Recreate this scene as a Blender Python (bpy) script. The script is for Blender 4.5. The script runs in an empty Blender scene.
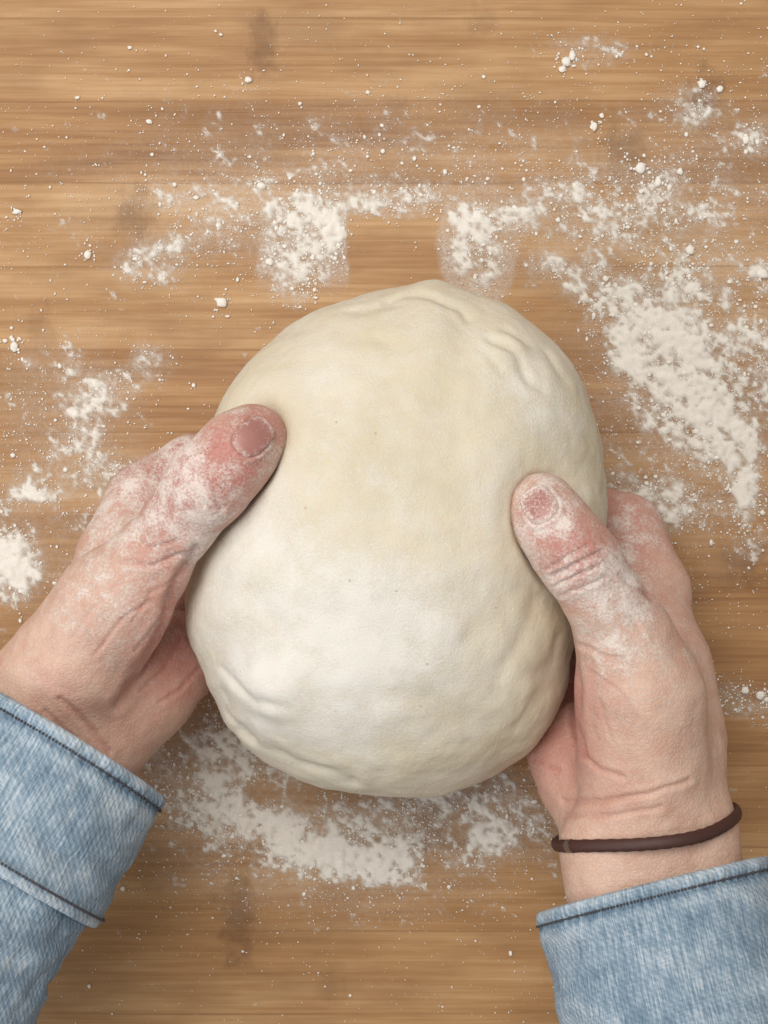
import bpy, math, random
import numpy as np
S=0.00034; C=1400.0
rng=np.random.default_rng(7); random.seed(7)
def W(px,py,z):
    k=(C-z)/C
    return np.array([(px-384)*k,(512-py)*k,z],dtype=float)
def topx(P):
    k=C/(C-P[:,2])
    return P[:,0]*k+384, 512-P[:,1]*k
# ---------- noise ----------
def vnoise(p,seed=0):
    p=np.asarray(p,dtype=np.float64)
    i=np.floor(p).astype(np.int64); f=p-i; u=f*f*(3-2*f)
    def h(a,b,c):
        n=(a*374761393+b*668265263+c*1442695041+seed*974634777)&0xffffffff
        n=((n^(n>>13))*1274126177)&0xffffffff
        n=((n^(n>>16))*2246822519)&0xffffffff
        return ((n^(n>>15))&0xffffff)/float(0xffffff)
    r=0
    for dx in (0,1):
        for dy in (0,1):
            for dz in (0,1):
                w=(u[:,0] if dx else 1-u[:,0])*(u[:,1] if dy else 1-u[:,1])*(u[:,2] if dz else 1-u[:,2])
                r=r+w*h(i[:,0]+dx,i[:,1]+dy,i[:,2]+dz)
    return r
def fbm(p,oct=4,seed=0,gain=0.5):
    s=0;a=1;t=0
    for o in range(oct):
        s=s+a*vnoise(p*(2.03**o)+o*17.3,seed+o);t+=a;a*=gain
    return s/t
def sstep(a,b,x):
    t=np.clip((x-a)/(b-a),0,1); return t*t*(3-2*t)
# ---------- mesh helper ----------
def make_mesh(name,V,F,smooth=True,mats=(),attrs=None,matidx=None):
    me=bpy.data.meshes.new(name)
    V=np.asarray(V)*S
    me.from_pydata(V.tolist(),[],F.tolist() if isinstance(F,np.ndarray) else F)
    if smooth: me.polygons.foreach_set('use_smooth',[True]*len(me.polygons))
    if attrs:
        for k,v in attrs.items():
            a=me.attributes.new(k,'FLOAT','POINT'); a.data.foreach_set('value',np.asarray(v,dtype=np.float32))
    for m in mats: me.materials.append(m)
    if matidx is not None: me.polygons.foreach_set('material_index',np.asarray(matidx,dtype=np.int32))
    me.update()
    ob=bpy.data.objects.new(name,me); bpy.context.scene.collection.objects.link(ob)
    return ob
# ---------- materials ----------
class NT:
    def __init__(s,name):
        s.m=bpy.data.materials.new(name); s.m.use_nodes=True; s.t=s.m.node_tree; s.b=s.t.nodes['Principled BSDF']
    def n(s,typ,**k):
        nd=s.t.nodes.new(typ)
        for a,v in k.items(): setattr(nd,a,v)
        return nd
    def set(s,sock,v):
        if isinstance(v,bpy.types.NodeSocket): s.t.links.new(v,sock)
        else: sock.default_value=v
    def math(s,op,a,b=0.0,c=0.0,clamp=False):
        nd=s.n('ShaderNodeMath',operation=op,use_clamp=clamp)
        s.set(nd.inputs[0],a); s.set(nd.inputs[1],b); s.set(nd.inputs[2],c); return nd.outputs[0]
    def mix(s,f,a,b,mode='MIX'):
        nd=s.n('ShaderNodeMix',data_type='RGBA',blend_type=mode)
        s.set(nd.inputs[0],f)
        for i,v in ((6,a),(7,b)):
            if isinstance(v,tuple) and len(v)==3: v=v+(1,)
            s.set(nd.inputs[i],v)
        return nd.outputs[2]
    def ss(s,v,a,b,lo=0.0,hi=1.0):
        nd=s.n('ShaderNodeMapRange',interpolation_type='SMOOTHSTEP')
        s.set(nd.inputs[0],v); nd.inputs[1].default_value=a; nd.inputs[2].default_value=b; nd.inputs[3].default_value=lo; nd.inputs[4].default_value=hi
        return nd.outputs[0]
    def attr(s,name): return s.n('ShaderNodeAttribute',attribute_name=name).outputs['Fac']
    def coords(s,scale,uv=False):
        tc=s.n('ShaderNodeTexCoord'); mp=s.n('ShaderNodeMapping')
        s.t.links.new(tc.outputs['UV' if uv else 'Object'],mp.inputs[0]); mp.inputs['Scale'].default_value=scale
        return mp.outputs[0]
    def noise(s,vec,scale=1.0,detail=3.0,rough=0.5,dist=0.0):
        nd=s.n('ShaderNodeTexNoise'); s.set(nd.inputs['Vector'],vec); nd.inputs['Scale'].default_value=scale
        nd.inputs['Detail'].default_value=detail; nd.inputs['Roughness'].default_value=rough; nd.inputs['Distortion'].default_value=dist
        return nd.outputs[0]
    def vor(s,vec,scale=1.0,feature='F1',out=0):
        nd=s.n('ShaderNodeTexVoronoi',feature=feature); s.set(nd.inputs['Vector'],vec); nd.inputs['Scale'].default_value=scale
        return nd.outputs[out]
    def bump(s,h,strength,dist,normal=None):
        nd=s.n('ShaderNodeBump'); s.set(nd.inputs['Height'],h); nd.inputs['Strength'].default_value=strength; nd.inputs['Distance'].default_value=dist
        if normal is not None: s.t.links.new(normal,nd.inputs['Normal'])
        return nd.outputs[0]
P1=1.0/S
# wood
def wood_mat():
    k=NT('bamboo_wood'); tc=k.n('ShaderNodeTexCoord'); sx=k.n('ShaderNodeSeparateXYZ')
    k.t.links.new(tc.outputs['Object'],sx.inputs[0])
    x=k.math('MULTIPLY',sx.outputs[0],P1); y=k.math('MULTIPLY',sx.outputs[1],P1)
    wob=k.noise(k.coords((P1*0.002,P1*0.01,1)),1,2)
    y2=k.math('ADD',y,k.math('MULTIPLY',wob,8.0))
    yi=k.math('DIVIDE',y2,83.0); row=k.math('FLOOR',yi); fr=k.math('FRACT',yi)
    wn=k.n('ShaderNodeTexWhiteNoise',noise_dimensions='1D'); k.set(wn.inputs['W'],row); rr=wn.outputs['Value']
    nz=k.noise(k.coords((P1*0.06,P1*0.05,1)),1,4,0.7)
    f1=k.noise(k.coords((P1*0.006,P1*0.22,1)),1,5,0.6,0.4)
    f2=k.noise(k.coords((P1*0.0025,P1*0.022,1)),1,4,0.55)
    f3=k.noise(k.coords((P1*0.02,P1*0.6,1)),1,2,0.5)
    f4=k.noise(k.coords((P1*0.006,P1*0.014,1)),1,4,0.6)
    node=0.0
    for cx,cy,rx,ry,w in ((262,45,13,26,1.),(703,98,16,24,1.),(135,216,18,22,.85),(625,150,18,26,.8),(240,918,17,36,1.),(430,820,18,24,.7),(745,565,22,22,.7),(40,330,14,18,.5),(480,20,12,14,.4),(395,110,10,14,.4),(560,955,14,20,.45),(330,985,12,16,.4),(-90,120,14,20,.6),(880,300,14,20,.6)):
        ddx=k.math('DIVIDE',k.math('ADD',x,-(cx-384)),rx); ddy=k.math('DIVIDE',k.math('ADD',y,-(512-cy)),ry)
        r=k.math('SQRT',k.math('ADD',k.math('MULTIPLY',ddx,ddx),k.math('MULTIPLY',ddy,ddy)))
        g=k.ss(k.math('ADD',r,k.math('MULTIPLY',k.math('SUBTRACT',nz,0.5),3.6)),0.1,1.7,w,0.0)
        node=k.math('MAXIMUM',node,g)
    v=k.math('ADD',k.math('MULTIPLY',rr,0.24),k.math('MULTIPLY',k.ss(f1,0.28,0.72),0.24))
    v=k.math('ADD',v,k.math('MULTIPLY',k.ss(f2,0.3,0.7),0.40))
    v=k.math('ADD',v,k.math('MULTIPLY',f3,0.20))
    cr=k.n('ShaderNodeValToRGB'); k.set(cr.inputs[0],v); e=cr.color_ramp.elements
    e[0].position=0.08; e[0].color=(0.235,0.108,0.042,1); e[1].position=0.98; e[1].color=(0.60,0.38,0.19,1)
    m=e.new(0.5); m.color=(0.41,0.220,0.092,1)
    col=cr.outputs[0]
    line=k.ss(k.math('ABSOLUTE',k.math('SUBTRACT',fr,0.5)),0.482,0.5)
    col=k.mix(k.math('MULTIPLY',line,k.ss(f2,0.35,0.6,0.1,0.5)),col,(0.18,0.08,0.03))
    col=k.mix(k.math('MULTIPLY',node,0.65),col,(0.14,0.062,0.026))
    col=k.mix(k.ss(f4,0.42,0.70,0,0.5),col,(0.26,0.132,0.056))
    k.set(k.b.inputs['Base Color'],col)
    k.set(k.b.inputs['Roughness'],k.ss(f1,0.2,0.8,0.62,0.48)); k.b.inputs['Specular IOR Level'].default_value=0.3
    k.set(k.b.inputs['Normal'],k.bump(k.math('SUBTRACT',f1,k.math('MULTIPLY',line,0.6)),0.25,0.0003))
    return k.m
def flour_mat(film):
    k=NT('flour_film' if film else 'flour_clump')
    c=k.coords((P1,P1,P1)); n1=k.noise(c,0.55,3,0.8)
    k.set(k.b.inputs['Base Color'],k.mix(k.ss(n1,0.3,0.7),(0.80,0.73,0.64),(0.91,0.87,0.80)))
    k.b.inputs['Roughness'].default_value=1; k.b.inputs['Specular IOR Level'].default_value=0.1
    k.set(k.b.inputs['Normal'],k.bump(n1,0.4,0.0003))
    if film:
        d=k.attr('dens'); hz=k.attr('haze')
        a=k.math('SUBTRACT',k.math('MULTIPLY',d,1.45),k.math('MULTIPLY',n1,1.3))
        a=k.ss(a,-0.5,0.7)
        a=k.math('MULTIPLY',a,k.ss(d,0.0,0.35))
        h=k.math('MULTIPLY',hz,k.ss(n1,0.34,0.64,0.3,1.0))
        k.set(k.b.inputs['Alpha'],k.math('MAXIMUM',k.math('MULTIPLY',a,0.95),h))
    return k.m
def skin_mat():
    k=NT('floured_skin'); c=k.coords((P1,P1,P1))
    mott=k.noise(c,0.045,4,0.6); fine=k.noise(c,0.5,3,0.6); lines=k.vor(c,0.22,'DISTANCE_TO_EDGE',0)
    red_shade=k.attr('red_shade'); fl=k.attr('flour')
    col=k.mix(k.ss(mott,0.35,0.7),(0.675,0.465,0.36),(0.59,0.36,0.268))
    col=k.mix(red_shade,col,(0.46,0.168,0.138))
    col=k.mix(k.ss(fine,0.3,0.75,0,0.2),col,(0.74,0.56,0.47))
    col=k.mix(k.ss(lines,0.0,0.12,0.10,0.0),col,(0.45,0.20,0.15))
    g=k.noise(c,0.42,5,0.8); g2=k.noise(c,0.07,3,0.6)
    gg=k.math('ADD',k.math('MULTIPLY',k.math('SUBTRACT',g,0.5),2.6),k.math('MULTIPLY',k.math('SUBTRACT',g2,0.5),1.2))
    fm=k.ss(k.math('ADD',fl,gg),0.25,1.15)
    fm=k.math('MULTIPLY',fm,k.ss(fl,0.0,0.3))
    col=k.mix(k.math('MULTIPLY',fm,0.82),col,(0.80,0.73,0.67))
    k.set(k.b.inputs['Base Color'],col)
    k.set(k.b.inputs['Roughness'],k.math('ADD',0.50,k.math('MULTIPLY',fm,0.4)))
    k.b.inputs['Specular IOR Level'].default_value=0.38
    k.b.inputs['Subsurface Weight'].default_value=0.2; k.b.inputs['Subsurface Scale'].default_value=0.003
    k.b.inputs['Subsurface Radius'].default_value=(1,0.35,0.2)
    wr=k.noise(k.coords((P1*0.06,P1*0.22,P1*0.12)),1,4,0.6,1.0)
    h=k.math('ADD',k.math('MULTIPLY',k.ss(lines,0,0.16),0.24),k.math('MULTIPLY',wr,0.65))
    h=k.math('ADD',h,k.math('ADD',k.math('MULTIPLY',fine,0.28),k.math('MULTIPLY',fm,0.5)))
    k.set(k.b.inputs['Normal'],k.bump(h,0.48,0.0006))
    return k.m
def nail_mat():
    k=NT('thumbnail_keratin'); c=k.coords((P1,P1,P1)); n=k.noise(c,0.4,4,0.8)
    col=k.mix(k.attr('edge'),(0.38,0.17,0.145),(0.56,0.37,0.31))
    fm=k.ss(k.math('ADD',k.math('MULTIPLY',k.math('SUBTRACT',n,0.5),1.8),k.attr('flour')),0.1,0.6)
    k.set(k.b.inputs['Base Color'],k.mix(k.math('MULTIPLY',fm,0.75),col,(0.80,0.74,0.68)))
    k.set(k.b.inputs['Roughness'],k.math('ADD',0.38,k.math('MULTIPLY',fm,0.5)))
    k.set(k.b.inputs['Normal'],k.bump(n,0.15,0.0003))
    return k.m
def dough_mat():
    k=NT('floured_dough'); c=k.coords((P1,P1,P1))
    big=k.noise(c,0.008,3,0.5); mid=k.noise(c,0.03,5,0.6); fine=k.noise(c,0.4,4,0.7); dust=k.noise(c,0.75,3,0.85); fl=k.attr('flour')
    col=k.mix(k.ss(big,0.35,0.65),(0.645,0.565,0.405),(0.725,0.64,0.485))
    col=k.mix(k.ss(mid,0.42,0.7,0,0.4),col,(0.77,0.70,0.575))
    g=k.math('ADD',k.math('MULTIPLY',fine,0.7),k.math('ADD',k.math('MULTIPLY',dust,0.9),k.math('MULTIPLY',mid,0.5)))
    fm=k.ss(k.math('ADD',fl,k.math('SUBTRACT',g,1.05)),0.05,0.8)
    col=k.mix(k.math('MULTIPLY',fm,0.85),col,(0.855,0.82,0.765))
    sp=k.vor(c,0.055,'F1',0); spr=k.vor(c,0.055,'F1',1)
    sepr=k.n('ShaderNodeSeparateColor'); k.set(sepr.inputs[0],spr)
    spm=k.math('MULTIPLY',k.ss(sp,0.03,0.09,1,0),k.math('GREATER_THAN',sepr.outputs[0],0.4))
    col=k.mix(k.math('MULTIPLY',spm,0.45),col,(0.38,0.26,0.13))
    k.set(k.b.inputs['Base Color'],col); k.b.inputs['Roughness'].default_value=0.85; k.b.inputs['Specular IOR Level'].default_value=0.15
    k.b.inputs['Subsurface Weight'].default_value=0.08; k.b.inputs['Subsurface Scale'].default_value=0.003
    pits=k.ss(k.vor(c,0.12,'F1',0),0.05,0.28)
    h=k.math('ADD',k.math('MULTIPLY',fine,0.35),k.math('MULTIPLY',mid,1.3)); h=k.math('ADD',h,k.math('MULTIPLY',pits,0.24))
    h=k.math('ADD',h,k.math('MULTIPLY',k.math('MULTIPLY',fm,dust),1.3))
    k.set(k.b.inputs['Normal'],k.bump(h,0.46,0.0008))
    return k.m
def denim_mat(dark=0.0):
    k=NT('washed_denim' if dark==0 else 'denim_inside')
    uv=k.coords((1,1,1),uv=True)
    wv=k.n('ShaderNodeTexWave',wave_type='BANDS',bands_direction='DIAGONAL'); k.set(wv.inputs['Vector'],uv)
    wv.inputs['Scale'].default_value=0.085; wv.inputs['Distortion'].default_value=1.5; wv.inputs['Detail'].default_value=2; wv.inputs['Detail Scale'].default_value=3
    thr=k.noise(k.coords((0.5,0.035,1),uv=True),1,4,0.7)
    thr2=k.noise(k.coords((0.05,0.6,1),uv=True),1,3,0.6)
    blot=k.noise(k.coords((0.012,0.02,1),uv=True),1,4,0.65)
    fade=k.attr('fade')
    v=k.math('ADD',k.math('MULTIPLY',k.ss(thr,0.32,0.68),0.46),k.math('MULTIPLY',k.ss(thr2,0.3,0.7),0.14))
    v=k.math('ADD',v,k.math('MULTIPLY',k.ss(blot,0.3,0.7),0.24)); v=k.math('ADD',v,k.math('MULTIPLY',wv.outputs['Fac'],0.10))
    v=k.math('ADD',v,k.math('MULTIPLY',fade,0.55))
    cr=k.n('ShaderNodeValToRGB'); k.set(cr.inputs[0],v); e=cr.color_ramp.elements
    e[0].position=0.08; e[0].color=(0.085,0.135,0.20,1); e[1].position=1.0; e[1].color=(0.59,0.64,0.68,1)
    m=e.new(0.52); m.color=(0.235,0.32,0.40,1)
    col=cr.outputs[0]
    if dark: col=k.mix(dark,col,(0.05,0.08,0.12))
    k.set(k.b.inputs['Base Color'],col); k.b.inputs['Roughness'].default_value=0.95; k.b.inputs['Specular IOR Level'].default_value=0.1
    k.b.inputs['Sheen Weight'].default_value=0.1
    h=k.math('ADD',thr,k.math('MULTIPLY',wv.outputs['Fac'],0.5)); h=k.math('ADD',h,k.math('MULTIPLY',thr2,0.5))
    k.set(k.b.inputs['Normal'],k.bump(h,0.7,0.0004))
    return k.m
def simple(name,col,rough,metal=0.0,ns=0.3):
    k=NT(name); c=k.coords((P1,P1,P1)); n=k.noise(c,ns,3,0.6)
    k.set(k.b.inputs['Base Color'],k.mix(n,tuple(v*0.7 for v in col),tuple(min(1,v*1.3) for v in col)))
    k.b.inputs['Roughness'].default_value=rough; k.b.inputs['Metallic'].default_value=metal
    k.set(k.b.inputs['Normal'],k.bump(n,0.4,0.0003)); return k.m
M_wood=wood_mat(); M_film=flour_mat(True); M_clump=flour_mat(False); M_skin=skin_mat(); M_nail=nail_mat(); M_dough=dough_mat()
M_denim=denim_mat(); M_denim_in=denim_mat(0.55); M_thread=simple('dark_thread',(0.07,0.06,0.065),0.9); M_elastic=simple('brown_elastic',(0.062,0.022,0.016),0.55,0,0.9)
M_metal=simple('metal_crimp',(0.40,0.34,0.32),0.4,1.0)

# ---------- board ----------
def build_board():
    import bmesh
    bm=bmesh.new(); bmesh.ops.create_cube(bm,size=1)
    for v in bm.verts: v.co.x*=1.1; v.co.y*=1.1; v.co.z=(v.co.z-0.5)*0.025
    bmesh.ops.bevel(bm,geom=bm.edges[:],offset=0.003,segments=3,affect='EDGES')
    me=bpy.data.meshes.new('wooden_worktop'); bm.to_mesh(me); bm.free(); me.materials.append(M_wood)
    ob=bpy.data.objects.new('wooden_worktop',me); bpy.context.scene.collection.objects.link(ob)
    ob['kind']='structure'; ob['label']='striped bamboo wood worktop dusted with white flour'; ob['category']='worktop'
build_board()

# ---------- SDF ----------
def cap(chain,k):
    out=[]
    pts=[(W(a,b,z),r*(C-z)/C) for a,b,z,r in chain]
    for (a,ra),(b,rb) in zip(pts[:-1],pts[1:]): out.append((a,b,ra,rb,k))
    return out
def dcap(P,pr):
    a,b,ra,rb,_=pr; ba=b-a
    t=np.clip(((P-a)@ba)/(ba@ba),0,1)
    return np.linalg.norm(P-a-t[...,None]*ba,axis=-1)-(ra+(rb-ra)*t)
def smin(a,b,k):
    h=np.maximum(k-np.abs(a-b),0)/k
    return np.minimum(a,b)-h*h*k*0.25
def sdf(P,prims):
    d=np.full(P.shape[:-1],1e3)
    for pr in prims: d=smin(d,dcap(P,pr),pr[4])
    return d
def mesh_sdf(prims,vox):
    lo=np.min([np.minimum(p[0]-p[2],p[1]-p[3]) for p in prims],axis=0)-8
    hi=np.max([np.maximum(p[0]+p[2],p[1]+p[3]) for p in prims],axis=0)+8
    n=np.ceil((hi-lo)/vox).astype(int)+1
    F=np.full(n,1e3,dtype=np.float32)
    for pr in prims:
        m=pr[4]+3*vox
        rm=max(pr[2],pr[3]); l=np.minimum(pr[0],pr[1])-rm-m; h=np.maximum(pr[0],pr[1])+rm+m
        i0=np.maximum(np.floor((l-lo)/vox).astype(int),0); i1=np.minimum(np.ceil((h-lo)/vox).astype(int)+1,n)
        ax=[(lo[q]+np.arange(i0[q],i1[q])*vox).astype(np.float32) for q in range(3)]
        a,b,ra,rb,k=pr; ba=b-a; L2=ba@ba
        X=ax[0][:,None,None]-a[0]; Y=ax[1][None,:,None]-a[1]; Z=ax[2][None,None,:]-a[2]
        t=np.clip((X*ba[0]+Y*ba[1]+Z*ba[2])/L2,0,1).astype(np.float32)
        d=np.sqrt((X-t*ba[0])**2+(Y-t*ba[1])**2+(Z-t*ba[2])**2)-(ra+(rb-ra)*t)
        sl=tuple(slice(i0[q],i1[q]) for q in range(3))
        F[sl]=smin(F[sl],d.astype(np.float32),k)
    s=F<0
    c=np.zeros((n[0]-1,n[1]-1,n[2]-1),dtype=np.int8)
    for dx in (0,1):
        for dy in (0,1):
            for dz in (0,1):
                c+=s[dx:n[0]-1+dx,dy:n[1]-1+dy,dz:n[2]-1+dz]
    act=(c>0)&(c<8); I=np.argwhere(act)
    idx=np.full(act.shape,-1,dtype=np.int64); idx[act]=np.arange(len(I))
    acc=np.zeros((len(I),3)); cnt=np.zeros(len(I))
    cor=[(x,y,z) for x in (0,1) for y in (0,1) for z in (0,1)]
    val={q:F[I[:,0]+q[0],I[:,1]+q[1],I[:,2]+q[2]] for q in cor}
    for q in cor:
        for axn in range(3):
            if q[axn]==0:
                r=list(q); r[axn]=1; r=tuple(r); va=val[q];vb=val[r]
                m=(va<0)!=(vb<0); t=np.where(m,va/np.where(m,va-vb,1),0)
                p=np.tile(np.array(q,dtype=float),(len(I),1)); p[:,axn]=t
                acc[m]+=p[m]; cnt+=m
    V=lo+(I+acc/cnt[:,None])*vox
    faces=[]
    for axn in range(3):
        o=[q for q in range(3) if q!=axn]
        sa=[slice(1,n[q]-1) for q in range(3)]; sa[axn]=slice(0,n[axn]-1)
        sb=list(sa); sb[axn]=slice(1,n[axn])
        A=s[tuple(sa)];B=s[tuple(sb)]
        E=np.argwhere(A!=B); ins=A[tuple(E.T)]
        G=E.copy(); G[:,o[0]]+=1; G[:,o[1]]+=1
        def ci(d0,d1):
            H=G.copy(); H[:,o[0]]-=d0; H[:,o[1]]-=d1; return idx[H[:,0],H[:,1],H[:,2]]
        q=np.stack([ci(1,1),ci(0,1),ci(0,0),ci(1,0)],1)
        flip=ins if axn!=1 else ~ins
        q[~flip]=q[~flip][:,::-1]
        faces.append(q)
    Fc=np.concatenate(faces); Fc=Fc[(Fc>=0).all(1)]
    for it in range(2):
        sm=np.zeros_like(V); ct=np.zeros(len(V))
        for a,b in ((0,1),(1,2),(2,3),(3,0)):
            for d in range(3):
                sm[:,d]+=np.bincount(Fc[:,a],V[Fc[:,b],d],len(V))+np.bincount(Fc[:,b],V[Fc[:,a],d],len(V))
            ct+=np.bincount(Fc[:,a],minlength=len(V))+np.bincount(Fc[:,b],minlength=len(V))
        V=V*0.5+0.5*sm/ct[:,None]
    return V,Fc
def vnormals(V,F):
    n=np.cross(V[F[:,2]]-V[F[:,0]],V[F[:,3]]-V[F[:,1]])
    N=np.zeros_like(V)
    for c in range(4):
        for d in range(3): N[:,d]+=np.bincount(F[:,c],n[:,d],len(V))
    return N/np.maximum(np.linalg.norm(N,axis=1),1e-9)[:,None]
def poly_dist(x,y,pl):
    best=np.full(len(x),1e9)
    for (ax,ay),(bx,by) in zip(pl[:-1],pl[1:]):
        dx,dy=bx-ax,by-ay; t=np.clip(((x-ax)*dx+(y-ay)*dy)/(dx*dx+dy*dy),0,1)
        best=np.minimum(best,np.hypot(x-ax-t*dx,y-ay-t*dy))
    return best

# hands (thumb over the dough, four fingers curled beneath it)
L=[]
L+=cap([(-175,1130,300,66),(-135,1065,288,66),(-30,850,240,62),(40,698,200,54)],40)
L+=cap([(-115,1150,300,66),(-85,1095,288,66),(20,876,240,62),(96,738,180,48)],40)
L+=cap([(40,698,205,54),(78,655,215,52),(114,604,228,50),(150,562,243,39)],28)
L+=cap([(150,562,243,39),(182,520,262,34.5),(205,489,275,38.5),(223,468,279,37.5),(240,450,276,37),(254,438,267,33.5)],12)
L+=cap([(75,715,175,56),(112,655,140,50),(108,600,112,42)],30)
L+=cap([(98,738,165,50),(140,690,150,48),(170,660,128,50)],22)
L+=cap([(98,610,120,44),(118,555,98,39),(143,500,80,36),(192,466,58,31),(285,500,40,25),(330,515,34,22)],7)
L+=cap([(125,585,105,42),(145,545,90,36),(205,540,55,30),(290,552,32,25),(350,558,29,22)],10)
L+=cap([(125,620,110,42),(145,600,85,36),(208,608,48,29),(290,612,31,24),(345,612,27,21)],10)
L+=cap([(140,670,110,42),(155,650,88,34),(215,662,46,26),(285,667,28,22),(325,667,26,19)],10)
R=[]
R+=cap([(728,1330,310,66),(716,1240,300,66),(668,1080,264,64),(612,850,212,53)],40)
R+=cap([(790,1315,310,66),(776,1225,300,66),(728,1065,264,64),(682,838,212,53)],40)
R+=cap([(640,830,215,56),(643,760,222,56),(640,692,236,56),(624,638,250,47)],30)
R+=cap([(624,638,250,44),(601,596,264,37),(580,562,275,39),(564,540,280,37),(550,520,276,35),(541,506,266,33)],12)
R+=cap([(672,820,185,52),(668,740,170,48),(655,670,150,48),(642,610,125,42)],32)
R+=cap([(622,830,180,50),(590,780,160,46),(573,748,140,47)],22)
R+=cap([(652,650,125,44),(648,590,105,40),(626,530,82,36),(580,512,58,30),(510,525,40,25),(465,535,34,22)],8)
R+=cap([(640,650,115,44),(620,612,96,36),(562,602,54,30),(485,602,32,25),(430,602,29,22)],10)
R+=cap([(635,690,110,44),(622,662,88,36),(560,662,48,29),(485,662,31,24),(435,660,27,21)],10)
R+=cap([(615,730,110,42),(600,712,86,34),(550,715,48,26),(485,715,28,22),(445,712,26,19)],10)

def shape_hand(name,prims,grooves,bumps,reds_shades,flours,nail,vox=1.7):
    V,F=mesh_sdf(prims,vox)
    N=vnormals(V,F)
    if N[:,2][V[:,2]>np.percentile(V[:,2],90)].mean()<0: F=F[:,::-1]; N=-N
    x,y=topx(V); up=sstep(-0.1,0.35,N[:,2])
    D=np.zeros(len(V))
    D+=4.5*(fbm(V/42.0,3,5)-0.5)+0.9*(fbm(V/9.0,3,9)-0.5)
    for pl,dep,wd in grooves:
        wob=x+3*(vnoise(V/12,3)-.5),y+3*(vnoise(V/12,4)-.5)
        d=poly_dist(wob[0],wob[1],pl)
        D-=1.2*(up*dep*np.exp(-(d/wd)**2)-up*dep*0.35*np.exp(-((d-wd*2.2)/(wd*1.3))**2))
    for cx,cy,r,h in bumps: D+=up*h*np.exp(-((x-cx)**2+(y-cy)**2)/r**2)
    nc,na,nl,nw,_=nail; na=np.array(na)/np.hypot(*na); npn=np.array([-na[1],na[0]])
    u=((x-nc[0])*na[0]+(y-nc[1])*na[1])/nl; v=((x-nc[0])*npn[0]+(y-nc[1])*npn[1])/nw
    rr=(np.abs(u)**2.6+np.abs(v)**2.6)**(1/2.6)
    D+=up*(1.9*np.exp(-((rr-1.16)/0.13)**2)*sstep(0.9,0.2,u) -1.2*sstep(1.05,0.85,rr))
    V=V+N*D[:,None]
    red_shade=np.zeros(len(V)); fl=np.zeros(len(V))
    for cx,cy,r,w in reds_shades: red_shade+=w*np.exp(-((x-cx)**2+(y-cy)**2)/r**2)
    red_shade+=0.4*sstep(150,70,V[:,2])
    for pl,dep,wd in grooves:
        red_shade+=0.3*min(dep/1.5,1)*np.exp(-(poly_dist(x,y,pl)/(wd*1.2))**2)
    for cx,cy,r,w in flours: fl+=w*np.exp(-((x-cx)**2+(y-cy)**2)/r**2)
    fl+=0.17*sstep(830,600,y)
    red_shade=np.clip(red_shade*(0.75+0.5*fbm(V/16,3,21)),0,0.95); fl=np.clip(fl*(0.35+1.3*fbm(V/13,4,31)),0,1)
    ob=make_mesh(name,V,F,True,[M_skin],{'red_shade':red_shade,'flour':fl})
    nu,nv=34,30; G=[]
    for i in range(nu+1):
        for j in range(nv+1):
            a=-1+2*i/nu; b=-1+2*j/nv
            s=(abs(a)**2.6+abs(b)**2.6)**(1/2.6); m=max(abs(a),abs(b)); q=(m/s if s>0 else 1)
            G.append((a*q,b*q))
    G=np.array(G); px=nc[0]+G[:,0]*nl*na[0]+G[:,1]*nw*npn[0]; py=nc[1]+G[:,0]*nl*na[1]+G[:,1]*nw*npn[1]
    z=np.full(len(G),360.0)
    for it in range(60):
        P=np.stack([(px-384)*(C-z)/C,(512-py)*(C-z)/C,z],1); z=z-0.8*sdf(P,prims)
    P=np.stack([(px-384)*(C-z)/C,(512-py)*(C-z)/C,z],1)
    e=0.5; gx=np.stack([sdf(P+np.eye(3)[q]*e,prims)-sdf(P-np.eye(3)[q]*e,prims) for q in range(3)],1); gx/=np.linalg.norm(gx,axis=1)[:,None]
    rr=(np.abs(G[:,0])**2.6+np.abs(G[:,1])**2.6)**(1/2.6)
    off=1.4-3.0*sstep(0.85,1.0,rr)*sstep(0.95,0.3,G[:,0])+0.8*sstep(0.6,1,G[:,0])
    P2=P+gx*off[:,None]
    FF=[(i*(nv+1)+j,(i+1)*(nv+1)+j,(i+1)*(nv+1)+j+1,i*(nv+1)+j+1) for i in range(nu) for j in range(nv)]
    edge=np.clip(sstep(0.82,0.95,G[:,0])+0.3*sstep(-0.6,-0.85,G[:,0]),0,1)
    fl=np.full(len(G),nail[4])+0.3*sstep(0.5,1.0,rr)
    nob=make_mesh('thumbnail',P2,FF,True,[M_nail],{'edge':edge,'flour':fl})
    md=nob.modifiers.new('thickness','SOLIDIFY'); md.thickness=0.0004; md.offset=-1
    nob.parent=ob
    return ob
gl=[
 ([(186,470),(200,478),(214,494),(222,508)],1.6,2.2),([(193,463),(208,474),(222,490)],1.3,1.8),([(178,478),(192,490),(204,505)],1.0,1.8),
 ([(199,458),(214,468),(228,484)],0.8,1.6),
 ([(196,548),(172,590),(160,630),(140,668),(118,705)],3.0,4.5),
 ([(120,560),(150,566),(185,552)],1.2,2.5),([(128,538),(150,548),(178,540)],0.8,2),
 ([(60,700),(85,722),(110,752)],1.5,3),([(45,712),(70,735),(92,760)],1.1,2.5),
 ([(150,600),(120,620),(95,655)],0.7,2),([(165,610),(135,650)],0.7,2),([(70,590),(85,610),(90,640)],0.6,2),
 ([(180,640),(165,668),(140,690)],0.9,2.2),([(200,668),(178,690),(160,702)],0.8,2.2),([(130,575),(100,600),(70,640)],0.5,2),([(178,576),(150,592),(132,622)],0.5,1.6)]
bl=[(203,484,20,1.5),(120,600,35,2),(235,480,18,1)]
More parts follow.
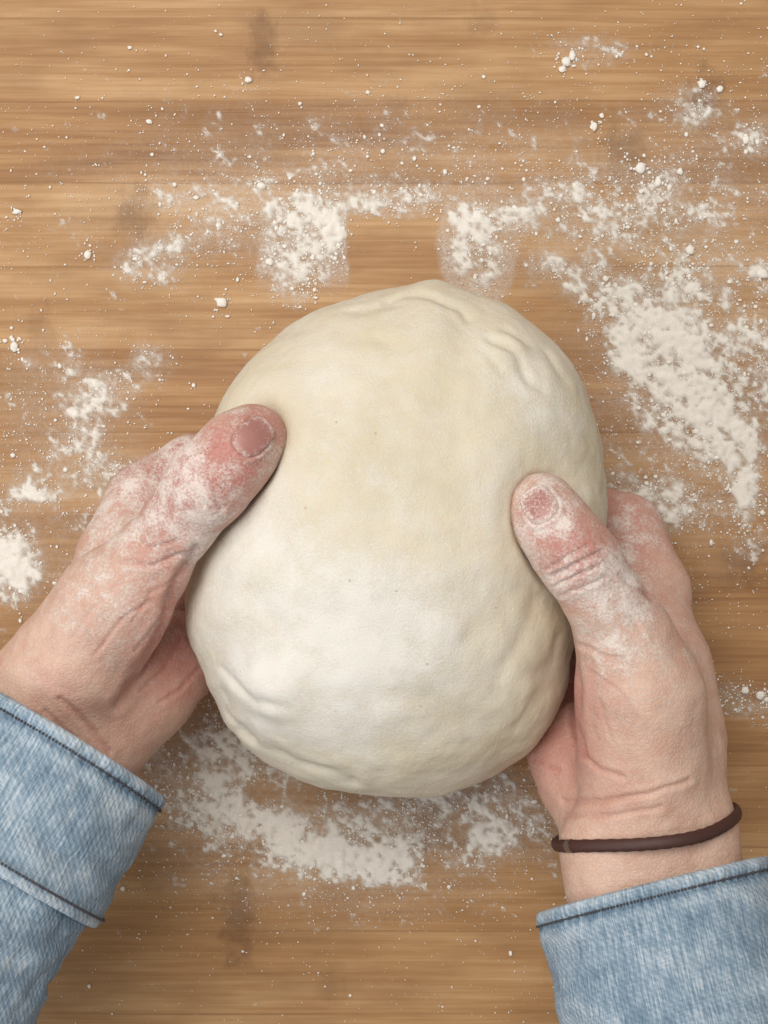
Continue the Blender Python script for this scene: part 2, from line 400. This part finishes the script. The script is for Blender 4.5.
rl=[(262,428,42,0.85),(225,470,42,0.85),(190,500,38,0.65),(175,670,48,0.65),(140,480,44,0.45),(190,450,26,0.3),(165,545,42,0.45),(60,700,45,0.2),(195,620,34,0.5),(140,620,60,.22),(120,740,40,.25)]  # skin redness, plus palm shading painted in as darker red-brown
fll=[(225,492,32,0.30),(272,455,26,0.5),(205,515,30,0.42),(240,415,22,0.45),(175,505,36,0.30),(120,555,75,0.30),(100,620,70,0.22),(140,470,38,0.42),(180,438,26,0.55),(100,500,34,0.42),(200,545,26,0.4),(190,460,20,.3)]
handL=shape_hand('hand',L,gl,bl,rl,fll,((252,438),(0.74,-0.67),20,16.5,-0.04))
gr=[([(553,578),(570,566),(592,556),(603,552)],1.6,2.2),([(556,586),(576,575),(600,566)],1.3,1.8),([(548,570),(566,557),(588,546)],1.1,1.8),([(560,596),(582,588),(606,577)],0.8,1.8),
 ([(570,648),(578,690),(574,722),(582,752)],3.0,4.0),([(582,752),(600,770),(622,776)],1.2,2.6),
 ([(563,800),(600,802),(650,792),(690,780)],1.3,2.6),([(566,815),(610,816),(660,806)],1.0,2.4),
 ([(572,640),(600,655),(625,660)],1.1,2.4),([(590,670),(620,690),(640,720)],0.6,2),([(600,660),(640,668)],0.6,2),
 ([(610,600),(630,615),(645,640)],0.6,2),([(542,700),(560,690)],0.8,2),([(620,575),(640,590),(652,600)],1.4,2.4),([(535,760),(560,770)],0.8,2),([(600,700),(612,740)],0.5,2)]
br=[(579,560,20,1.5),(640,690,40,2)]
rlr=[(545,510,34,0.75),(565,550,36,0.7),(592,575,34,0.55),(548,752,46,0.7),(625,520,38,0.45),(645,555,30,0.35),(650,600,26,0.2),(575,690,34,0.5),(600,800,40,0.2),(690,640,40,.2)]
flr=[(540,490,34,0.7),(528,540,26,0.6),(560,520,26,0.45),(590,580,28,0.26),(550,585,28,0.4),(620,590,40,0.32),(640,520,34,0.5),(620,570,24,0.5),(640,650,70,0.25),(610,640,40,0.28),(660,740,60,0.1)]
handR=shape_hand('hand',R,gr,br,rlr,flr,((540,506),(-0.55,-0.84),17,17,0.18))

# ---------- dough ----------
OUT=[(425,281),(400,286),(380,291),(345,298),(318,310),(285,335),(250,366),(228,400),(210,440),(203,480),(199,540),(191,590),(190,630),(206,668),(218,700),(229,728),(247,752),(283,772),(335,790),(390,797),(440,792),(490,775),(532,750),(556,710),(566,660),(580,610),(598,560),(605,510),(602,460),(594,410),(574,370),(545,337),(510,311),(475,298),(455,286),(438,280)]
def build_dough():
    import bmesh
    bm=bmesh.new(); bmesh.ops.create_icosphere(bm,subdivisions=7,radius=1)
    V=np.array([v.co[:] for v in bm.verts]); F=[[v.index for v in f.verts] for f in bm.faces]; bm.free()
    cx,cy,cz=398,545,168
    a=np.array([math.atan2(-(q[1]-cy),q[0]-cx) for q in OUT]); r=np.array([math.hypot(q[0]-cx,q[1]-cy) for q in OUT])
    o=np.argsort(a); a=a[o]; r=r[o]; a=np.concatenate([a-2*np.pi,a,a+2*np.pi]); r=np.tile(r,3)
    th=np.linspace(-np.pi,np.pi,721); rt=np.interp(th,a,r)
    kk=np.exp(-(np.arange(-12,13)/3.2)**2); kk/=kk.sum()
    rt=np.convolve(np.concatenate([rt[-13:-1],rt,rt[1:13]]),kk,'same')[12:-12]
    phi=np.arctan2(V[:,1],V[:,0]); c=np.hypot(V[:,0],V[:,1]); s=V[:,2]
    R_=np.interp(phi,th,rt); Rm=rt.mean(); w=sstep(0.0,0.75,c); R_=Rm*(1-w)+R_*w
    rho=R_*c**0.93; px=cx+rho*np.cos(phi); py=cy-rho*np.sin(phi)
    h=np.where(s>0,138,105); z=cz+h*s
    P=np.stack([(px-384)*(C-cz)/C,(512-py)*(C-cz)/C,z],1)
    N=V*np.array([1/210,1/250,1/120]); N/=np.linalg.norm(N,axis=1)[:,None]
    D=14*(fbm(P/120,2,41)-0.5)+6.5*(fbm(P/48,3,43)-0.5)+1.6*(fbm(P/14,3,47)-0.5)+0.8*(fbm(P/5,2,49)-0.5)
    x,y=topx(P); top=sstep(-0.1,0.3,s)
    def fold(pl,dep,wd,lip=0.4):
        nonlocal D
        xx=x+10*(vnoise(P/25,61)-.5); yy=y+10*(vnoise(P/25,62)-.5)
        dep=dep*(0.35+1.3*vnoise(P/18,63))
        d=poly_dist(xx,yy,pl); D-=top*dep*np.exp(-(d/wd)**2)-top*dep*lip*np.exp(-((d-wd*2.5)/(wd*1.6))**2)
    fold([(490,345),(512,358),(530,385),(545,392)],1.8,3); fold([(505,335),(540,352),(562,385)],1.4,3.5); fold([(480,352),(500,372)],1.2,3)
    fold([(385,300),(410,290),(435,292),(462,306),(470,318)],2.0,3.5); fold([(350,310),(400,302)],1.2,3)
    fold([(228,668),(258,698),(292,700)],2.2,4.5); fold([(470,640),(500,668),(540,672)],1.5,8); fold([(545,600),(520,640),(500,690)],1.8,8)
    fold([(255,590),(290,640),(270,690)],1.2,9);fold([(300,330),(360,326),(400,345)],0.8,6)
    fold([(300,420),(318,400),(350,395)],1.1,8); fold([(370,690),(430,700),(470,735)],1.2,9); fold([(240,735),(290,765),(350,778)],2.6,5)
    fold([(560,640),(548,690),(520,730)],1.6,6); fold([(222,690),(232,716),(250,738)],2.0,4)
    for bx,by,br,bh in [(520,640,30,5),(280,690,26,5),(505,352,20,3),(545,375,18,2),(330,470,60,3),(430,292,26,4),(480,720,35,-4),(360,560,50,2.5),(245,560,30,3),(560,470,40,-3),(255,680,18,4)]:
        D+=top*bh*np.exp(-((x-bx)**2+(y-by)**2)/br**2)
    an=np.arctan2(-(y-cy),x-cx)
    low=sstep(-1.1,-1.6,an)*sstep(-2.95,-2.5,an)
    D-=low*7*np.exp(-((s+0.02)/0.09)**2)
    P=P+N*D[:,None]
    for prims in (L,R):
        m=np.where((P[:,2]>60)&((x<340)|(x>470)))[0]
        for it in range(2):
            d=np.full(len(P),50.0); d[m]=sdf(P[m],prims)
            pen=np.where(d<3,np.clip(3-d,0,22)*0.6,0)*(P[:,2]>150)
            P=P-N*(pen)[:,None]
        P=P-N*(3.5*np.exp(-(np.clip(d,0,None)/12)**2)*(P[:,2]>150))[:,None]
    fl=0.17+0*x
    for fx,fy,fr,fw in [(370,640,52,0.36),(300,640,110,0.32),(240,560,70,0.22),(350,700,70,0.22),(320,370,50,0.14),(520,370,44,0.25),(545,420,40,0.15),(260,680,50,0.30),(400,460,80,0.10),(430,300,40,0.12),(410,600,50,0.2),(450,650,60,0.2),(240,500,60,.15),(500,520,60,.08)]:
        fl+=fw*np.exp(-((x-fx)**2+(y-fy)**2)/fr**2)
    fl+=0.22*sstep(0.35,-0.1,s)
    fl=np.clip(fl*(0.4+1.2*fbm(P/24,5,53,.65)),0,1)
    ob=make_mesh('bread_dough',P,F,True,[M_dough],{'flour':fl})
    ob['label']='round pale bread dough ball dusted with flour, held in both hands'; ob['category']='dough'
build_dough()

# ---------- flour ----------
def E(cx,cy,rx,ry,ang,w,p=2): return (cx,cy,rx,ry,math.radians(ang),w,p)
KS=[E(305,240,48,52,0,.92,7),E(296,288,30,24,0,.8,4),E(474,242,36,54,-8,.84,6),E(350,200,190,26,3,.74),E(230,222,66,38,0,.72),E(155,258,54,26,-20,.76),E(400,198,70,28,0,.78),E(520,215,60,40,0,.70),E(180,195,60,24,0,.56),
 E(100,390,52,28,-25,.82),E(70,450,34,62,35,.74),E(40,495,50,20,-15,.84),E(10,562,42,46,0,1.0,3),E(110,470,60,40,0,.66),E(150,365,28,24,0,.7),E(60,365,50,30,0,.5),
 E(590,285,80,28,38,.9),E(655,345,82,62,42,1.0,3),E(700,420,74,46,58,.98,3),E(668,395,64,54,0,.88),E(745,500,28,62,-10,.94),E(690,275,46,44,0,.87),E(655,185,66,30,-30,.78),E(695,108,40,26,-10,.76),E(590,52,55,22,10,.58),E(755,140,26,18,0,.86),E(765,275,18,20,0,.84),E(660,490,70,18,15,.94),E(740,440,44,50,0,.8),E(620,215,120,60,0,.70),E(680,510,90,26,10,.74),E(740,340,50,90,0,.72),E(560,200,60,40,20,.64),
 E(355,856,84,34,3,1.02,4),E(290,840,115,42,10,.90),E(205,805,74,54,30,.86),E(245,750,84,54,20,.82),E(480,838,96,42,-12,.78),E(430,812,155,52,0,.74),E(150,745,50,40,0,.6),E(740,702,48,22,5,.76),E(560,790,60,40,0,.52),
 E(384,190,420,125,0,.47),E(60,480,130,200,0,.46),E(700,330,165,280,0,.56),E(340,840,260,95,0,.56),E(384,512,700,900,0,.14)]
def base_d(x,y):
    b=np.zeros_like(x)
    for cx,cy,rx,ry,a,w,p in KS:
        dx=x-cx;dy=y-cy; u=(dx*math.cos(a)+dy*math.sin(a))/rx; v=(-dx*math.sin(a)+dy*math.cos(a))/ry
        g=w*np.exp(-((u*u+v*v)**(p/2)))
        b=np.maximum(b,g)+0.10*np.minimum(b,g)
    b*=1-0.75*sstep(50,36,np.abs(x-393))*sstep(208,232,y)*sstep(310,280,y)
    return b
def build_flour():
    st=2.0; xs=np.arange(-120,890,st); ys=np.arange(-120,1150,st); X,Y=np.meshgrid(xs,ys,indexing='ij'); x=X.ravel();y=Y.ravel()
    q=np.stack([x,y,0*x],1)
    n0=fbm(q/40,3,71); wx=x+24*(n0-.5)+14*(fbm(q/9,2,70)-.5); wy=y+24*(fbm(q/40,3,72)-.5)+14*(fbm(q/9,2,69)-.5)
    b=base_d(wx,wy)
    n1=fbm(q/24,5,73,0.75); n2=fbm(q/5,3,75,0.7); st1=fbm(np.stack([(x*0.8+y*0.6)/46,(x*0.6-y*0.8)/8,0*x],1),3,77)
    t=b*1.35-0.76+1.7*(n1-0.5)+1.6*(n2-0.5)+0.9*(st1-.5)
    d=sstep(-0.34,1.05,t)
    haze=1.55*np.clip(b-0.20,0,1)**1.25*np.clip(0.1+1.9*(n1-0.25),0,1.3)*np.clip(0.2+1.5*n2,0,1.3)
    # wiped finger smears (soft even film)
    sy=x+5*(n0-.5)*4
    sm=sstep(254,264,sy)*sstep(352,346,sy)*sstep(192,214,y)*sstep(300,262,y)*0.75
    r2=((x-478)/41)**2+((y-246)/66)**2
    sm=np.maximum(sm,0.62*sstep(1.15,0.8,r2+0.5*(n1-.5)))
    haze=np.maximum(haze,sm*np.clip(0.45+1.1*(n1-.3)+.5*(n2-.5),0,1))
    haze=np.clip(haze,0,0.82)
    h=0.5+sstep(0.5,1.0,d)*(0.4+4.2*fbm(q/6,3,79)**1.5)
    nx,ny=len(xs),len(ys); idx=np.arange(nx*ny).reshape(nx,ny)
    F=np.stack([idx[:-1,:-1].ravel(),idx[:-1,1:].ravel(),idx[1:,1:].ravel(),idx[1:,:-1].ravel()],1)
    keep=np.maximum(d,haze*0.8)[F].max(1)>0.03; F=F[keep]
    V=np.stack([x-384,512-y,h+0.6],1); used=np.unique(F); mp=np.full(len(V),-1); mp[used]=np.arange(len(used)); V=V[used]; F=mp[F]; dd=d[used]; hz=haze[used]
    nf=len(F)
    import bmesh
    def ico(sd):
        bm=bmesh.new(); bmesh.ops.create_icosphere(bm,subdivisions=sd,radius=1); a=np.array([v.co[:] for v in bm.verts]); f=np.array([[v.index for v in g.verts] for g in bm.faces]); bm.free(); return a,f
    I1=ico(1); I2=ico(2)
    CV=[];CF=[]; off=len(V); n=0
    pts=[]
    while len(pts)<19000:
        cx=rng.uniform(-110,880,6000); cy=rng.uniform(-110,1140,6000)
        bb=base_d(cx,cy); qn=fbm(np.stack([cx/18,cy/18,0*cx],1),4,81,.75)
        pr=np.clip(bb,0,1)**1.5*np.clip((qn-0.36)*5,0,1)*0.9+0.004
        m=rng.uniform(0,1,6000)<pr
        for a,c_,w in zip(cx[m],cy[m],bb[m]): pts.append((a,c_,min(0.32+0.32*rng.exponential(0.8)+(0.26*w*rng.exponential(1)),2.5)))
    for t in [(248,80,4.0),(262,186,3.5),(14,347,5),(88,255,4),(222,303,4.5),(594,127,5),(78,98,2.2),(150,122,2.8),(566,62,4.5),(572,56,4),(562,70,3.5),(17,212,3.5),(300,104,2.4),(130,48,2.0),(746,140,5),(702,84,3.6),(640,168,4.5),(658,182,4.5),(762,274,5),(60,366,2.8),(690,250,4.5),(445,172,2.6),(760,695,4),(745,690,3.5),(66,470,2.6),(720,90,2.8),(680,172,3.5),(270,262,3.5),(175,185,2.6)]:
        pts.append(t)
        if t[2]>3:
            for _ in range(12): pts.append((t[0]+rng.normal(0,t[2]*1.6),t[1]+rng.normal(0,t[2]*1.6),t[2]*rng.uniform(.1,.42)))
    for a,c_,r in pts:
        iv,fi=(I2 if r>1.6 else I1)
        e=iv*np.array([r*rng.uniform(.7,1.35),r*rng.uniform(.7,1.35),r*0.55])
        if r>1.2: e=e*(0.55+0.9*vnoise(iv*1.8+rng.uniform(0,99,3),5)[:,None])
        e+=np.array([a-384,512-c_,r*0.2+0.8]); CV.append(e); CF.append(fi+off+n); n+=len(iv)
    CV=np.concatenate(CV); CF=np.concatenate(CF)
    ob=make_mesh('scattered_flour',np.concatenate([V,CV]),F.tolist()+CF.tolist(),True,[M_film,M_clump],{'dens':np.concatenate([dd,np.ones(len(CV))]),'haze':np.concatenate([hz,np.ones(len(CV))])},[0]*nf+[1]*len(CF))
    ob['kind']='stuff'; ob['label']='white flour scattered in smears and crumbs over wooden worktop'; ob['category']='flour'
build_flour()

# ---------- sleeves ----------
def frame(path,s):
    ss_=[p[0] for p in path]
    return (np.array([np.interp(s,ss_,[p[1][q] for p in path]) for q in range(3)]).T, np.interp(s,ss_,[p[2] for p in path]), np.interp(s,ss_,[p[3] for p in path]))
def tube(name,path,prof,side,seed,mats,nth=360,wr=3.0,fadef=None):
    side=np.array(side,dtype=float); side/=np.linalg.norm(side)
    s=np.array([p[0] for p in prof]); dr=np.array([p[1] for p in prof]); isin=[p[2] for p in prof]
    c,a,b=frame(path,s)
    ax=path[-1][1]-path[0][1]; ax/=np.linalg.norm(ax); upv=np.cross(side,ax); upv/=np.linalg.norm(upv)
    if upv[2]<0: upv=-upv
    th=np.linspace(0,2*np.pi,nth,endpoint=False)
    Sg,T=np.meshgrid(s,th,indexing='ij')
    dirv=np.cos(T)[...,None]*side*a[:,None,None]+np.sin(T)[...,None]*upv*b[:,None,None]
    L0=np.linalg.norm(dirv,axis=-1,keepdims=True); dn=dirv/L0
    P=c[:,None,:]+dirv+dn*dr[:,None,None]
    q=P.reshape(-1,3)
    n=wr*2.4*(fbm(q/70,3,seed)-.5)+wr*0.9*(fbm(q/22,3,seed+3)-.5)
    ang=np.stack([np.cos(T)*2.2,np.sin(T)*2.2,Sg/24+0*T],-1).reshape(-1,3)
    n+=wr*1.8*(fbm(ang,3,seed+7)-.5)
    nn=np.exp(-((Sg-15)/5)**2)*1.0*np.sin(T*70)+np.exp(-((Sg-5)/7)**2)*0.8*np.sin(T*33+2*np.sin(T*5))
    P=P+dn*(n.reshape(Sg.shape)+nn)[...,None]
    V=P.reshape(-1,3); ns=len(s); F=[];mi=[]
    for i in range(ns-1):
        for j in range(nth):
            j2=(j+1)%nth; F.append((i*nth+j,i*nth+j2,(i+1)*nth+j2,(i+1)*nth+j)); mi.append(1 if isin[i] else 0)
    F=np.array(F)
    arc=(T*105).ravel(); uvv=np.stack([arc,Sg.ravel()],1)
    fade=fadef(Sg,T).ravel()+0.6*(fbm(q/16,3,seed+11)-.5)+0.07*n/max(wr,1)
    ob=make_mesh(name,V,F,True,mats,{'fade':fade},mi)
    me=ob.data; uvl=me.uv_layers.new(name='UVMap'); li=np.zeros(len(me.loops),dtype=np.int32); me.loops.foreach_get('vertex_index',li)
    fix=uvv[li].reshape(-1,4,2); u=fix[:,:,0]; mx=u.max(1,keepdims=True); u[(mx-u)>300]+=2*np.pi*105
    uvl.data.foreach_set('uv',fix.reshape(-1).astype(np.float32))
    return ob,P,s,th,dn
def stitches(P,dn,s,th,s0,parent,lift=1.2):
    i=int(np.argmin(np.abs(s-s0)))
    ring=P[i]+dn[i]*lift; n=len(th); V=[];F=[]
    m=np.linspace(0,n,n*3,endpoint=False); R2=np.stack([np.interp(m,np.arange(n+1),np.append(ring[:,q],ring[0,q])) for q in range(3)],1)
    D2=np.stack([np.interp(m,np.arange(n+1),np.append(dn[i][:,q],dn[i][0,q])) for q in range(3)],1)
    N=len(R2); step=5
    for j in range(0,N-step,step):
        a=R2[j];b=R2[(j+step-2)%N]; t=b-a; Ln=np.linalg.norm(t); t/=Ln; u=D2[j]; w=np.cross(t,u); o=len(V)
        for k,(f,sc) in enumerate(((0,.4),(0.2,1),(0.8,1),(1,.4))):
            c=a+t*Ln*f
            for g in range(6):
                an=g*math.pi/3; V.append(c+sc*1.15*(math.cos(an)*w+math.sin(an)*u)+u*(0.3 if sc==1 else -0.5))
        for k in range(3):
            for g in range(6): F.append((o+k*6+g,o+k*6+(g+1)%6,o+(k+1)*6+(g+1)%6,o+(k+1)*6+g))
        F.append(tuple(o+g for g in range(6))); F.append(tuple(o+18+g for g in range(5,-1,-1)))
    ob=make_mesh('stitching',np.array(V),F,True,[M_thread]); ob.parent=parent; return ob
def build_sleeve(c0,d,side_px,z0,slope,a0,b0,seed,clen,narrow):
    d=np.array(d,dtype=float); d/=np.linalg.norm(d)
    def ctr(s): return W(c0[0]+d[0]*s,c0[1]+d[1]*s,z0+slope*s)
    path=[(s,ctr(s),a0*(C-z0)/C+0.02*s,b0*(C-z0)/C+0.02*s) for s in np.linspace(-10,640,40)]
    side=np.array([side_px[0],-side_px[1],0.0])
    prof=[(70,-13,1),(50,-12,1),(30,-11,1),(14,-10.5,1),(5,-10,1),(1.5,-8,1),(0,-5.5,0),(0,-3,0),(1,-0.8,0),(3,0.6,0),(6,1.2,0),(9,1.1,0),(12,0.4,0),(14,-0.9,0),(16,-1.4,0),(18,-1.2,0),(21,0,0),(25,0.3,0)]
    prof+=[(s,0.3,0) for s in np.arange(29,clen-16,4)]
    prof+=[(clen-14,0.5,0),(clen-11,1.2,0),(clen-7,1.5,0),(clen-3,1.0,0),(clen,-0.5,0),(clen+1,-2.5,0),(clen+1,-12,0)]
    fc=lambda Sg,T: 0.12+0.34*np.exp(-((Sg-3)/5)**2)-0.42*np.exp(-((Sg-17)/4)**2)+0.25*np.exp(-((Sg-28)/7)**2)-0.2*np.exp(-((Sg-clen+14)/5)**2)+0.25*np.exp(-((Sg-clen+3)/4)**2)
    sprof=[(s,-narrow,0) for s in np.arange(clen-12,clen+30,3)]+[(s,-narrow,0) for s in np.arange(clen+30,600,5)]
    fb=lambda Sg,T: 0.02-0.15*np.exp(-((Sg-clen-3)/5)**2)
    sl,_,_,_,_=tube('sleeve',path,sprof,side,seed+50,[M_denim,M_denim_in],wr=6.5,fadef=fb)
    cu,P,s,th,dn=tube('cuff',path,prof,side,seed,[M_denim,M_denim_in],wr=4.0,fadef=fc)
    cu.parent=sl
    stitches(P[6:],dn[6:],s[6:],th,14,cu)
    stitches(P[8:],dn[8:],s[8:],th,clen-12,cu)
    return sl
slL=build_sleeve((62,735),(-0.52,0.86),(0.86,0.52),208,0.22,121,100,101,148,10)
slR=build_sleeve((652,884),(0.24,0.97),(0.97,-0.24),222,0.22,116,92,202,168,8)

# ---------- hair tie ----------
def build_tie():
    c=W(650,828,212); side=np.array([0.985,0.17,0]); side/=np.linalg.norm(side)
    A=W(650,850,212);B=W(700,1065,270); ax=(B-A)/np.linalg.norm(B-A); side-=ax*(side@ax); side/=np.linalg.norm(side); up=np.cross(side,ax); 
    if up[2]<0: up=-up
    n=260; V=[];F=[]; m=12; ctr=[]
    for i in range(n):
        t=2*np.pi*i/n; d=math.cos(t)*side+math.sin(t)*up
        lo=20.;hi=220.
        for _ in range(30):
            md=(lo+hi)/2; p=c+d*md
            if sdf(p[None],R)[0]<0: lo=md
            else: hi=md
        ctr.append(lo)
    ctr=np.array(ctr); kk=np.ones(9)/9; ctr=np.convolve(np.concatenate([ctr[-4:],ctr,ctr[:4]]),kk,'valid')
    pts=[];ds=[]
    for i in range(n):
        t=2*np.pi*i/n; d=math.cos(t)*side+math.sin(t)*up
        pts.append(c+d*(ctr[i]+2.4)+ax*(19*math.sin(t)+2*math.sin(2*t))); ds.append(d)
    def ring(i0,i1,r,closed,rib):
        o=len(V); L_=list(range(i0,i1))
        for ii in L_:
            i=ii%n; d=ds[i]
            for g in range(m):
                an=2*np.pi*g/m; rr=r*(1+rib*math.sin(an*4+ii*0.9))
                V.append(pts[i]+d*rr*0.75*math.cos(an)+ax*rr*1.2*math.sin(an))
        N=len(L_)
        for i in range(N if closed else N-1):
            for g in range(m): F.append((o+i*m+g,o+i*m+(g+1)%m,o+((i+1)%N)*m+(g+1)%m,o+((i+1)%N)*m+g))
    ring(0,n,4.4,True,0.04)
    ob=make_mesh('hair_tie',np.array(V),F,True,[M_elastic])
    V.clear();F.clear(); ring(114,119,4.8,False,0.02); F.append(tuple(range(m))); F.append(tuple(range(4*m,5*m)))
    cr=make_mesh('crimp',np.array(V),F,True,[M_metal]); cr.parent=ob
    ob['label']='thin dark brown elastic hair tie worn around bare wrist'; ob['category']='hair tie'
build_tie()

# ---------- person ----------
per=bpy.data.objects.new('person',None); per.empty_display_size=0.05; bpy.context.scene.collection.objects.link(per)
per.location=(0,-0.25,0)
bpy.context.view_layer.update()
for o in (handL,handR,slL,slR):
    o.parent=per; o.matrix_parent_inverse=per.matrix_world.inverted()
per['label']='person in washed blue denim jacket holding up dough with floury hands'; per['category']='person'

# ---------- light ----------
w=bpy.data.worlds.new('World'); bpy.context.scene.world=w; w.use_nodes=True
w.node_tree.nodes['Background'].inputs[0].default_value=(1.0,0.975,0.95,1); w.node_tree.nodes['Background'].inputs[1].default_value=0.36
from mathutils import Vector
def area(loc,tgt,size,power,col):
    l=bpy.data.lights.new('lamp','AREA'); l.size=size; l.energy=power; l.color=col; o=bpy.data.objects.new('window_light',l)
    o.location=loc; o.rotation_euler=(Vector(tgt)-Vector(loc)).to_track_quat('-Z','Y').to_euler(); bpy.context.scene.collection.objects.link(o)
area((-0.16,0.32,0.82),(0,0.03,0),0.50,5.7,(1,0.955,0.89))
area((-0.55,-0.20,0.62),(0,0,0.03),0.35,1.9,(0.89,0.945,1.0))
cam=bpy.data.cameras.new('Camera'); co=bpy.data.objects.new('Camera',cam); bpy.context.scene.collection.objects.link(co)
co.location=(0,0,C*S); cam.sensor_fit='HORIZONTAL'; cam.sensor_width=36; cam.lens=36*C/768; cam.clip_start=0.01; cam.clip_end=20
bpy.context.scene.camera=co
sc=bpy.context.scene; sc.view_settings.view_transform='Standard'; sc.view_settings.look='None'; sc.view_settings.exposure=0
